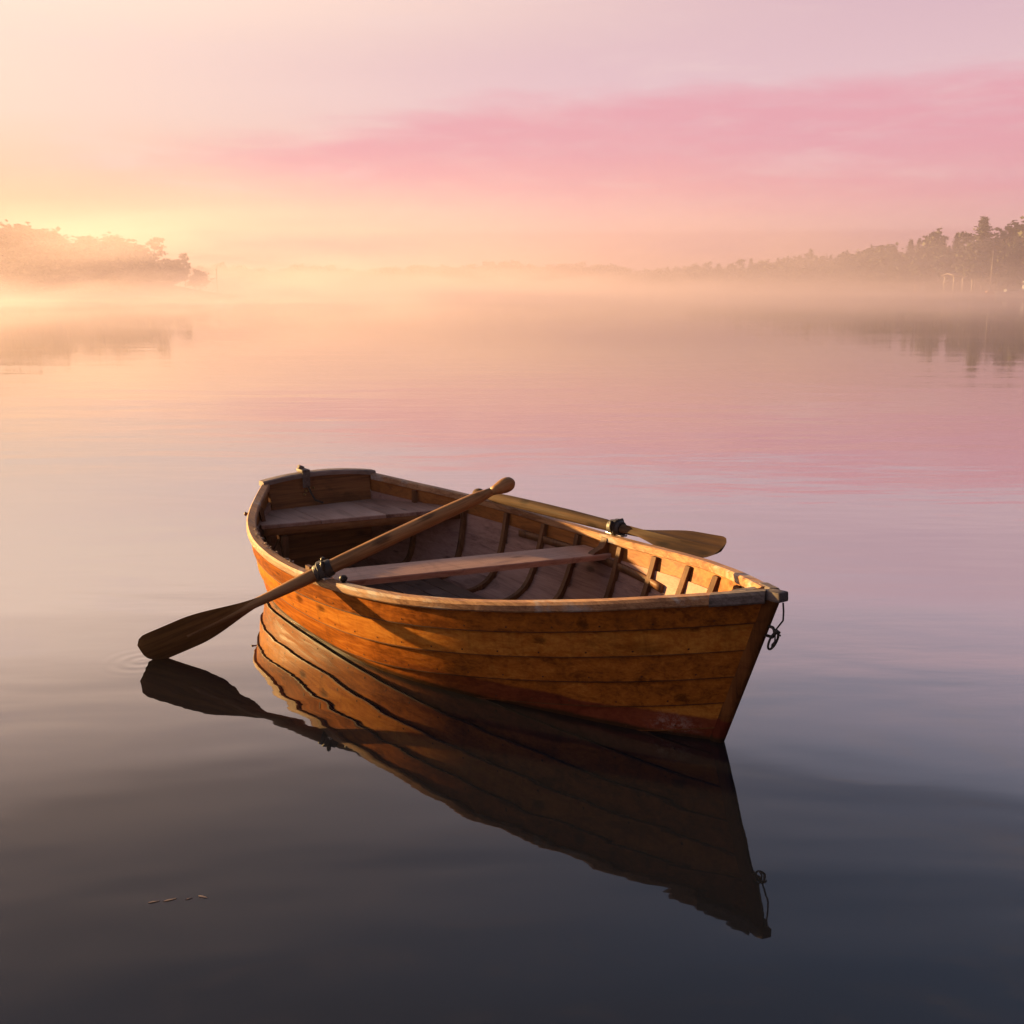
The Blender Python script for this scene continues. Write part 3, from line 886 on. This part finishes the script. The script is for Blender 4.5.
# ------------------------------------------------------------------ trees
def leaf_clump(bm, c, size, n, flat=1.0):
    for _ in range(n):
        d = Vector((random.gauss(0, 1), random.gauss(0, 1), random.gauss(0, 1) * flat)) * size * .5
        p_ = c + d; s = size * random.uniform(.27, .48)
        a = Vector((random.gauss(0, 1), random.gauss(0, 1), random.gauss(0, .6))).normalized()
        b = a.cross(Vector((random.gauss(0, 1), random.gauss(0, 1), random.gauss(0, 1)))).normalized()
        bm.faces.new([bm.verts.new(p_ + a * s), bm.verts.new(p_ + b * s * .7), bm.verts.new(p_ - a * s), bm.verts.new(p_ - b * s * .7)])

def limb(bm, a, b, r0, r1):
    a, b = Vector(a), Vector(b); m_ = (a + b) / 2 + Vector((random.uniform(-.1, .1), random.uniform(-.1, .1), .05)) * (b - a).length
    tube(bm, [a, m_, b], [r0, (r0 + r1) / 2, r1], 6)

def broad_tree(seed, h, wdt):
    random.seed(seed)
    t_ = bmesh.new(); c_ = bmesh.new()
    tr = h * .022
    tube(t_, [(0, 0, -.4), (.02 * h * random.uniform(-1, 1), 0, h * .25), (.03 * h * random.uniform(-1, 1), .02 * h, h * .5), (0, 0, h * .82)], [tr * 1.3, tr, tr * .75, tr * .2], 8)
    nb = random.randint(15, 19)
    for k in range(nb):
        z0 = h * random.uniform(.12, .7); a = 2.4 * k + random.uniform(-.4, .4)
        u = (z0 / h - .12) / .58
        rr = wdt * (.55 + .45 * sin(pi * min(1, u * .75 + .22))) * random.uniform(.6, 1.05)
        e = Vector((cos(a) * rr, sin(a) * rr, z0 + h * random.uniform(.05, .22)))
        limb(t_, (0, 0, z0), e, tr * .5, tr * .12)
        for q in range(random.randint(3, 5)):
            v = random.uniform(.35, 1.08); c = Vector((e.x * v, e.y * v, z0 + (e.z - z0) * v + random.uniform(-.03, .06) * h))
            leaf_clump(c_, c, h * random.uniform(.09, .15), random.randint(16, 26), .8)
    for k in range(7):
        a = random.uniform(0, 2 * pi); r = wdt * random.uniform(0, .45)
        leaf_clump(c_, Vector((cos(a) * r, sin(a) * r, h * random.uniform(.72, .95))), h * random.uniform(.08, .13), 22, .8)
    return t_, c_

def fir_tree(seed, h, wdt):
    random.seed(seed)
    t_ = bmesh.new(); c_ = bmesh.new(); tr = h * .018
    tube(t_, [(0, 0, -.4), (0, .01 * h, h * .5), (0, 0, h * .98)], [tr * 1.2, tr * .7, tr * .08], 8)
    z = h * .16; k = 0
    while z < h * .985:
        u = (z / h - .16) / .84; rr = wdt * (1 - u) ** .85 * random.uniform(.7, 1.15) + .02 * h * (1 - u)
        for q in range(6):
            a = k * 1.1 + q * pi / 3 + random.uniform(-.35, .35); r = rr * random.uniform(.55, 1.1)
            if random.random() < .12: continue
            e = Vector((cos(a) * r, sin(a) * r, z - r * .22 + random.uniform(-.01, .01) * h))
            if u < .75: limb(t_, (0, 0, z), e, tr * .22, tr * .06)
            for v in (.35, .7, 1.0):
                leaf_clump(c_, Vector((e.x * v, e.y * v, z + (e.z - z) * v)), h * .058 * (1.25 - u * .6), 7, .95)
        z += h * .036 * random.uniform(.85, 1.2); k += 1
    leaf_clump(c_, Vector((0, 0, h * .985)), h * .025, 8, 1.6)
    return t_, c_

def pine_tree(seed, h, wdt):
    """open-crowned pine: bare lower trunk and layered flat clumps"""
    random.seed(seed)
    t_ = bmesh.new(); c_ = bmesh.new(); tr = h * .02
    lean = h * random.uniform(-.05, .05)
    tube(t_, [(0, 0, -.4), (lean * .4, 0, h * .4), (lean, 0, h * .92)], [tr * 1.2, tr * .85, tr * .2], 8)
    for k in range(13):
        z0 = h * (.34 + .58 * k / 12); a = k * 2.4 + random.uniform(-.4, .4)
        r = wdt * (1.1 - .7 * abs(k / 12 - .35)) * random.uniform(.5, 1.1)
        e = Vector((lean * z0 / h + cos(a) * r, sin(a) * r, z0 + random.uniform(.0, .06) * h))
        limb(t_, (lean * z0 / h, 0, z0), e, tr * .4, tr * .1)
        for v in (.5, .8, 1.05):
            leaf_clump(c_, Vector((lean * z0 / h * (1 - v) + e.x * v, e.y * v, z0 + (e.z - z0) * v + .01 * h)), h * random.uniform(.07, .11), 17, .45)
    leaf_clump(c_, Vector((lean, 0, h * .95)), h * .09, 24, .6)
    return t_, c_

PROTO = {}
def proto(kind, i):
    if kind == 'bush': kind = 'broadleaf_tree'
    key = (kind, i)
    if key not in PROTO:
        fn = {'broadleaf_tree': broad_tree, 'fir_tree': fir_tree, 'pine_tree': pine_tree}[kind]
        wd = {'broadleaf_tree': 3.1, 'fir_tree': 2.1, 'pine_tree': 2.7}[kind]
        tb, cb = fn(100 + 17 * i + len(kind), 10.0, wd * (1 + .12 * (i - 1)))
        def me(n, b, m_):
            d = bpy.data.meshes.new(n); b.to_mesh(d); b.free(); d.materials.append(m_); return d
        PROTO[key] = (me('trunk', tb, M['bark']), me('crown', cb, M['leaf'] if kind == 'broadleaf_tree' else M['needle']))
    return PROTO[key]

def plant(kind, i, loc, h, label, group, wide=1.0):
    o = empty(kind, loc, random.uniform(0, 2 * pi)); tag(o, label, 'bush' if kind == 'bush' else 'tree', group)
    sy = h / 10.0; o.scale = (sy * wide, sy * wide, sy)
    tm, cm = proto(kind, i)
    for n, d in (('trunk', tm), ('crown', cm)):
        c = bpy.data.objects.new(n, d); sc.collection.objects.link(c); c.parent = o
    return o

for kd in ('broadleaf_tree', 'fir_tree', 'pine_tree'):
    for i in range(4 if kd == 'broadleaf_tree' else 3): proto(kd, i)

rt = random.Random(21)
def top_left(px):      # skyline height (px row) of the left wood
    pts = [(-340, 214), (-120, 215), (-40, 222), (0, 227), (45, 229), (75, 236), (110, 237), (130, 239), (150, 245), (165, 243), (182, 252), (195, 256), (208, 268), (222, 280)]
    for (a, ya), (b, yb) in zip(pts, pts[1:]):
        if px <= b: return ya + (yb - ya) * max(0, (px - a)) / (b - a)
    return 282
def top_right(px):
    pts = [(640, 272), (690, 267), (740, 262), (800, 257), (840, 250), (880, 246), (920, 241), (945, 238), (975, 236), (1000, 232), (1024, 230), (1100, 226), (1200, 222)]
    for (a, ya), (b, yb) in zip(pts, pts[1:]):
        if px <= b: return ya + (yb - ya) * max(0, (px - a)) / (b - a)
    return 222
def hgt_for(py, D, zg): return max(2.5, CAM_H + (Y_HOR - py) / F_PX * D * 1.02 - zg)

LG, RG = 'trees of the hazy wood on the left shore', 'trees of the wood on the right shore'
# left wood: rows of broadleaf trees, then a pair of pines towards its tip
px = -330
while px < 150:
    for row in range(3):
        q = px + rt.uniform(-5, 5); x0 = gx(q, 185)
        ys, hg = left_shore(x0); D = ys + 6 + row * 11 + rt.uniform(-3, 3); x = gx(q, D)
        zg = hg * (.55 + .2 * row)
        py = top_left(q) + rt.uniform(-3, 7) + (2 - row) * 6
        plant('broadleaf_tree', rt.randrange(4), (x, D, zg), hgt_for(py, D, zg), 'round-headed broadleaf tree packed into the golden hazy wood on the left shore', LG, rt.uniform(1.25, 1.65))
    if px < 205:
        q = px + rt.uniform(-3, 3); ys, hg = left_shore(gx(q, 180)); D = ys + 2.5; x = gx(q, D)
        plant('bush', rt.randrange(4), (x, D, .2), rt.uniform(3.2, 4.8), 'low bush at the waterline below the trees of the left shore', 'waterside bushes of the left shore', 1.9)
    px += rt.uniform(9, 13)
for (q, py, D, kd, i, wd, lab) in (
        (150, 246, 195, 'broadleaf_tree', 1, 1.2, 'golden-hazed broadleaf tree just left of the flat-topped pine on the left shore'),
        (166, 242, 200, 'pine_tree', 1, 1.05, 'flat-topped pine standing clear above the right end of the left shore wood'),
        (180, 259, 204, 'broadleaf_tree', 2, 1.7, 'low broadleaf tree between the two pines on the left shore'),
        (194, 256, 203, 'pine_tree', 0, .8, 'small pine farthest out towards the tip of the left shore'),
        (208, 271, 204, 'broadleaf_tree', 0, 1.7, 'low bushy tree right at the tip of the left shore'),
        (136, 262, 196, 'broadleaf_tree', 3, 1.3, 'short broad tree at the water below the taller crowns of the left shore'),
        (158, 270, 197, 'broadleaf_tree', 1, 1.5, 'squat bushy tree at the foot of the flat-topped pine')):
    ys, hg = left_shore(gx(q, D)); zg = max(.2, hg * .6)
    plant(kd, i, (gx(q, D), D + 3, zg), hgt_for(py, D + 3, zg), lab, LG, wd)
# right wood
px = 645
while px < 1150:
    for row in range(3):
        q = px + rt.uniform(-4, 4)
        # find the shore depth along this pixel column
        D = 300.0
        for _ in range(25): D = .5 * D + .5 * (right_shore(gx(q, D))[0] + 7 + row * 14)
        D += rt.uniform(-3, 3); x = gx(q, D); ys, hg = right_shore(x); zg = hg * (.5 + .25 * row)
        py = top_right(q) + rt.uniform(-1.5, 6) + (2 - row) * (7 if q > 800 else 3)
        if abs(q - 960) < 9 and row == 2: py += 9
        r_ = rt.random()
        if r_ < .60: plant('broadleaf_tree', rt.randrange(4), (x, D, zg), hgt_for(py, D, zg), 'dusky broadleaf tree packed into the wood on the right shore', RG, rt.uniform(1.15, 1.5))
        elif r_ < .85: plant('fir_tree', rt.randrange(3), (x, D, zg), hgt_for(py - 3, D, zg), 'narrow dark fir among the rounder crowns of the right shore wood', RG, rt.uniform(.9, 1.2))
        else: plant('pine_tree', rt.randrange(3), (x, D, zg), hgt_for(py - 1, D, zg), 'open-crowned pine among the broadleaf trees of the right shore wood', RG, rt.uniform(.9, 1.2))
    if px > 700:
        q = px + rt.uniform(-3, 3); D = 300.0
        for _ in range(25): D = .5 * D + .5 * (right_shore(gx(q, D))[0] + 2.5)
        if not 925 < q < 1024: plant('bush', rt.randrange(4), (gx(q, D), D, .3), rt.uniform(3.0, 4.6), 'low bush at the waterline below the trees of the right shore', 'waterside bushes of the right shore', 1.8)
    px += rt.uniform(9, 13) if px > 780 else rt.uniform(6, 9)
for (q, py, kd, i, wd, lab) in ((960, 221.5, 'fir_tree', 1, 1.35, 'tallest fir, its spire standing above every other crown on the right shore'),
                          (993, 223.5, 'broadleaf_tree', 2, 1.15, 'large round-headed tree rising just right of the tall fir spire'),
                          (912, 235, 'broadleaf_tree', 0, .9, 'pointed broadleaf crown standing up left of the tall fir spire'),
                          (797, 251, 'fir_tree', 0, 1.0, 'lone pointed fir where the right shore wood drops towards the mist')):
    D = 300.0
    for _ in range(25): D = .5 * D + .5 * (right_shore(gx(q, D))[0] + 30)
    x = gx(q, D); zg = right_shore(x)[1] * .8
    plant(kd, i, (x, D, zg), hgt_for(py, D, zg), lab, RG, wd)

# far wood across the lake: one mass
def merge_tree(bmt, key, loc, h, wide, rz):
    for d in PROTO[key]:
        n0 = len(bmt.verts); f0 = len(bmt.faces); bmt.from_mesh(d)
        bmt.verts.ensure_lookup_table()
        Mx = Matrix.Translation(loc) @ Matrix.Rotation(rz, 4, 'Z') @ Matrix.Diagonal((h / 10 * wide, h / 10 * wide, h / 10, 1))
        for v in bmt.verts[n0:]: v.co = Mx @ v.co
def top_far(px):
    return 267 + 2.2 * sin(px * .021) + 1.6 * sin(px * .07 + 1) + (2.5 if px < 300 else 0)
bm = bmesh.new(); px = 150.0
while px < 860:
    for row in range(2):
        q = px + rt.uniform(-3, 3); D = 622 + row * 22 + rt.uniform(-5, 5); x = gx(q, D)
        ys, hg = far_shore(x); D = ys + 10 + row * 22; x = gx(q, D); zg = hg * .6
        py = top_far(q) + rt.uniform(-1.5, 2.5)
        r_ = rt.random(); kd = 'broadleaf_tree' if r_ < .7 else ('fir_tree' if r_ < .85 else 'pine_tree')
        merge_tree(bm, (kd, rt.randrange(3)), (x, D, zg), hgt_for(py, D, zg), rt.uniform(1.1, 1.5), rt.uniform(0, 6))
    px += rt.uniform(5.5, 8.5)
tag(mesh_obj('far_wood', bm, M['leaf'], None, smooth=False), 'far-off wood across the lake, a pale low band in the mist', 'wood', None, 'stuff')

# ------------------------------------------------------------------ small things along the right shore
def shore_pt(px, off=-3.0):
    D = 260.0
    for _ in range(25): D = .5 * D + .5 * (right_shore(gx(px, D))[0] + off)
    return Vector((gx(px, D), D, 0))

# open pavilion on a jetty
P = shore_pt(940, -1.0); pv = empty('boat_shelter', P, R(12)); ppm = F_PX / P.y
tag(pv, 'open flat-roofed boat shelter on posts at the water of the right shore', 'boat shelter')
W_, D_, H_ = 20 / ppm, 3.2, 16 / ppm
bm = bmesh.new(); box(bm, (0, 0, .55), (W_ * 1.25, D_ * 1.2, .22), None, .03); mesh_obj('deck', bm, M['timber'], pv, False)
for sx in (-1, 1):
    for sy in (-1, 1):
        bm = bmesh.new(); box(bm, (sx * W_ * .5, sy * D_ * .5, H_ * .5 + .2), (.22, .22, H_ + .8), None, .02); mesh_obj('post', bm, M['mast'], pv, False)
bm = bmesh.new()
secs = [[(-W_ * .62, -D_ * .65, H_ + .62), (-W_ * .62, 0, H_ + 1.02), (-W_ * .62, D_ * .65, H_ + .62), (-W_ * .62, D_ * .65, H_ + .76), (-W_ * .62, 0, H_ + 1.18), (-W_ * .62, -D_ * .65, H_ + .76)]]
secs.append([(-x, y, z) for x, y, z in secs[0]]); sweep(bm, secs); mesh_obj('roof', bm, M['roofing'], pv, False)
for sy in (-1, 1):
    bm = bmesh.new(); box(bm, (0, sy * D_ * .5, H_ + .54), (W_ * 1.1, .14, .18)); mesh_obj('beam', bm, M['timber'], pv, False)

def hull_bm(bm, L_, B_, F_, sheer_=.25):
    secs = []
    for i in range(15):
        u = i / 14; b = B_ / 2 * (sin(pi * (.18 + .82 * u)) ** .6 if u < 1 else .01); b = B_ / 2 * max(.03, (1 - max(0, u - .45) ** 2 / .3025)) * (.8 + .2 * min(1, u * 4))
        x = -L_ / 2 + L_ * u; zt_ = F_ * (1 + sheer_ * u * u)
        secs.append([(x, -b, zt_), (x, -b * .92, zt_ * .4), (x, -b * .4, -.25), (x, b * .4, -.25), (x, b * .92, zt_ * .4), (x, b, zt_)])
    sweep(bm, secs); bmesh.ops.recalc_face_normals(bm, faces=bm.faces)

def sailboat(px, top_py, mastw, Lh, hullmat, label, rz, off=-9):
    P = shore_pt(px, off); o = empty('sailing_boat', P, rz); tag(o, label, 'sailing boat', 'small boats moored along the right shore')
    bm = bmesh.new(); hull_bm(bm, Lh, Lh * .3, .55); mesh_obj('hull', bm, hullmat, o)
    Hm = CAM_H + (Y_HOR - top_py) / F_PX * P.y
    bm = bmesh.new(); tube(bm, [(Lh * .08, 0, .3), (Lh * .08, 0, Hm * .6), (Lh * .08, 0, Hm)], [mastw, mastw, mastw * .6], 8); mesh_obj('mast', bm, M['mast'], o)
    bm = bmesh.new(); tube(bm, [(Lh * .08, 0, 1.25), (-Lh * .36, 0, 1.2)], [.08, .06], 8); mesh_obj('boom', bm, M['mast'], o)
    bm = bmesh.new(); box(bm, (Lh * .08, 0, .82), (Lh * .3, Lh * .16, .42), None, .08); mesh_obj('cabin', bm, hullmat, o)
    return o
sailboat(973, 252, .11, 5.2, M['orangehull'], 'sailing boat with an orange hull and a tall bare mast beside the open boat shelter', R(184), -8)
sailboat(880, 266, .09, 6.4, M['pale'], 'pale sailing boat with a thin bare mast moored left of the boat shelter', R(10), -9)

# pale cabin cruiser right of the mast
P = shore_pt(993, -10); o = empty('motor_cruiser', P, R(176)); tag(o, 'pale blue-white motor cruiser with a raised wheelhouse right of the tall mast', 'motor boat', 'small boats moored along the right shore')
bm = bmesh.new(); hull_bm(bm, 6.2, 2.2, .75); mesh_obj('hull', bm, M['pale'], o)
bm = bmesh.new(); box(bm, (-.1, 0, 1.05), (3.0, 1.5, .6), None, .1); cb = mesh_obj('cabin', bm, M['pale'], o, False)
bm = bmesh.new(); box(bm, (-2.3, 0, 1.75), (.9, 1.2, 2.2), None, .08); wh = mesh_obj('wheelhouse', bm, M['pale'], o, False)
bm = bmesh.new(); box(bm, (-1.86, 0, 2.35), (.06, 1.0, .5)); box(bm, (-2.3, .61, 2.35), (.6, .05, .5)); box(bm, (-2.3, -.61, 2.35), (.6, .05, .5)); mesh_obj('window', bm, M['darkglass'], wh, False)
bm = bmesh.new(); box(bm, (.1, .76, 1.1), (1.6, .05, .25)); box(bm, (.1, -.76, 1.1), (1.6, .05, .25)); mesh_obj('window', bm, M['darkglass'], cb, False)
P = shore_pt(1018, -8); o = empty('dinghy', P, R(170)); tag(o, 'low pale open dinghy moored at the right edge beyond the motor cruiser', 'dinghy', 'small boats moored along the right shore')
bm = bmesh.new(); hull_bm(bm, 4.2, 1.6, .6); mesh_obj('hull', bm, M['pale'], o)
bm = bmesh.new(); box(bm, (0, 0, .66), (.35, 1.45, .08)); mesh_obj('thwart', bm, M['timber'], o, False)
# small hut with a pale gable, left of the shelter
P = shore_pt(903, 1.5); o = empty('boathouse', P + Vector((0, 0, .4)), R(-8)); tag(o, 'tiny boathouse with a tan roof and pale doorway left of the boat shelter', 'boathouse')
bm = bmesh.new(); box(bm, (0, 0, .95), (2.1, 1.9, 1.9)); wl_ = mesh_obj('wall', bm, M['timber'], o, False)
bm = bmesh.new(); box(bm, (.55, -.97, .85), (.75, .06, 1.5)); mesh_obj('door', bm, M['pale'], o, False)
bm = bmesh.new(); secs = [[(x, -1.15, 1.9), (x, 0, 2.75), (x, 1.15, 1.9), (x, 1.15, 2.0), (x, 0, 2.88), (x, -1.15, 2.0)] for x in (-1.25, 1.25)]
sweep(bm, secs); mesh_obj('roof', bm, M['roofing'], o, False)
# channel post off the tip of the left shore
D = 206; P = Vector((gx(229, D), D, 0)); o = empty('channel_post', P); tag(o, 'thin wooden channel post standing in the water off the tip of the left shore', 'post')
bm = bmesh.new(); tube(bm, [(0, 0, -1), (0, 0, 3.2), (.02, 0, 5.0)], [.08, .07, .06], 8); mesh_obj('pole', bm, M['timber'], o)
bm = bmesh.new(); tube(bm, [(.02, 0, 4.75), (.02, 0, 4.85), (.02, 0, 5.05), (.02, 0, 5.1)], [.07, .13, .12, .04], 8); mesh_obj('topmark', bm, M['timber'], o)

# ------------------------------------------------------------------ air
def vol_mat(name, col, dens, aniso):
    m = bpy.data.materials.new(name); m.use_nodes = True; t = NT(m.node_tree); t.n.clear()
    v = t.new('ShaderNodeVolumePrincipled'); o = t.new('ShaderNodeOutputMaterial'); t.l.new(v.outputs[0], o.inputs['Volume'])
    v.inputs['Color'].default_value = (*col, 1); v.inputs['Anisotropy'].default_value = aniso
    v.inputs['Density'].default_value = dens
    return m, t, v
mh, _, _ = vol_mat('haze_air', (.46, .38, .50), .0009, .50)
bm = bmesh.new(); box(bm, (0, (SHORE_Y - 40) / 2 + 20, 10.0), (980, SHORE_Y + 180, 22.5))
tag(mesh_obj('haze', bm, mh, None, False), 'pale dawn haze filling the air over the whole lake', 'haze', None, 'stuff')

mm, t, v = vol_mat('lake_mist', (.64, .56, .70), .0, .42)
pos = t.new('ShaderNodeTexCoord').outputs['Object']
px_, py_, pz_ = t.sep(pos)
nb = t.noise(t.mapping(pos, scale=(.020, .014, .10)), 1.0, 4, .55, .6)
nf = t.noise(t.mapping(pos, scale=(.075, .03, .30)), 1.0, 3, .6, .8)
hs = t.math('MULTIPLY', t.math('MULTIPLY_ADD', t.smooth(nb, .38, .70), 3.0, 0.8), t.math('MULTIPLY', t.smooth(px_, -70, -10, .95, 1), t.smooth(px_, 20, 95, 1, .55)))                     # local height of the bank
fall = t.math('EXPONENT', t.math('DIVIDE', t.math('MULTIPLY', pz_, -1.0), hs))
d = t.math('MULTIPLY', fall, t.smooth(t.math('ADD', nb, t.math('MULTIPLY', t.math('SUBTRACT', nf, .5), .95)), .25, .75, .14, 1.1))
d = t.math('MULTIPLY', d, t.smooth(py_, 9, 62))
d = t.math('MULTIPLY', d, t.smooth(px_, 10, 95, 1, .75))
d = t.math('MULTIPLY', d, t.smooth(pz_, 9, 13, 1, 0))
t.put(v.inputs['Density'], t.math('MULTIPLY', d, .046))
bm = bmesh.new(); box(bm, (0, 320, 6.6), (700, 580, 13.0))
tag(mesh_obj('mist', bm, mm, None, False), 'low drifting mist lying on the far water and rising against the shores', 'mist', None, 'stuff')
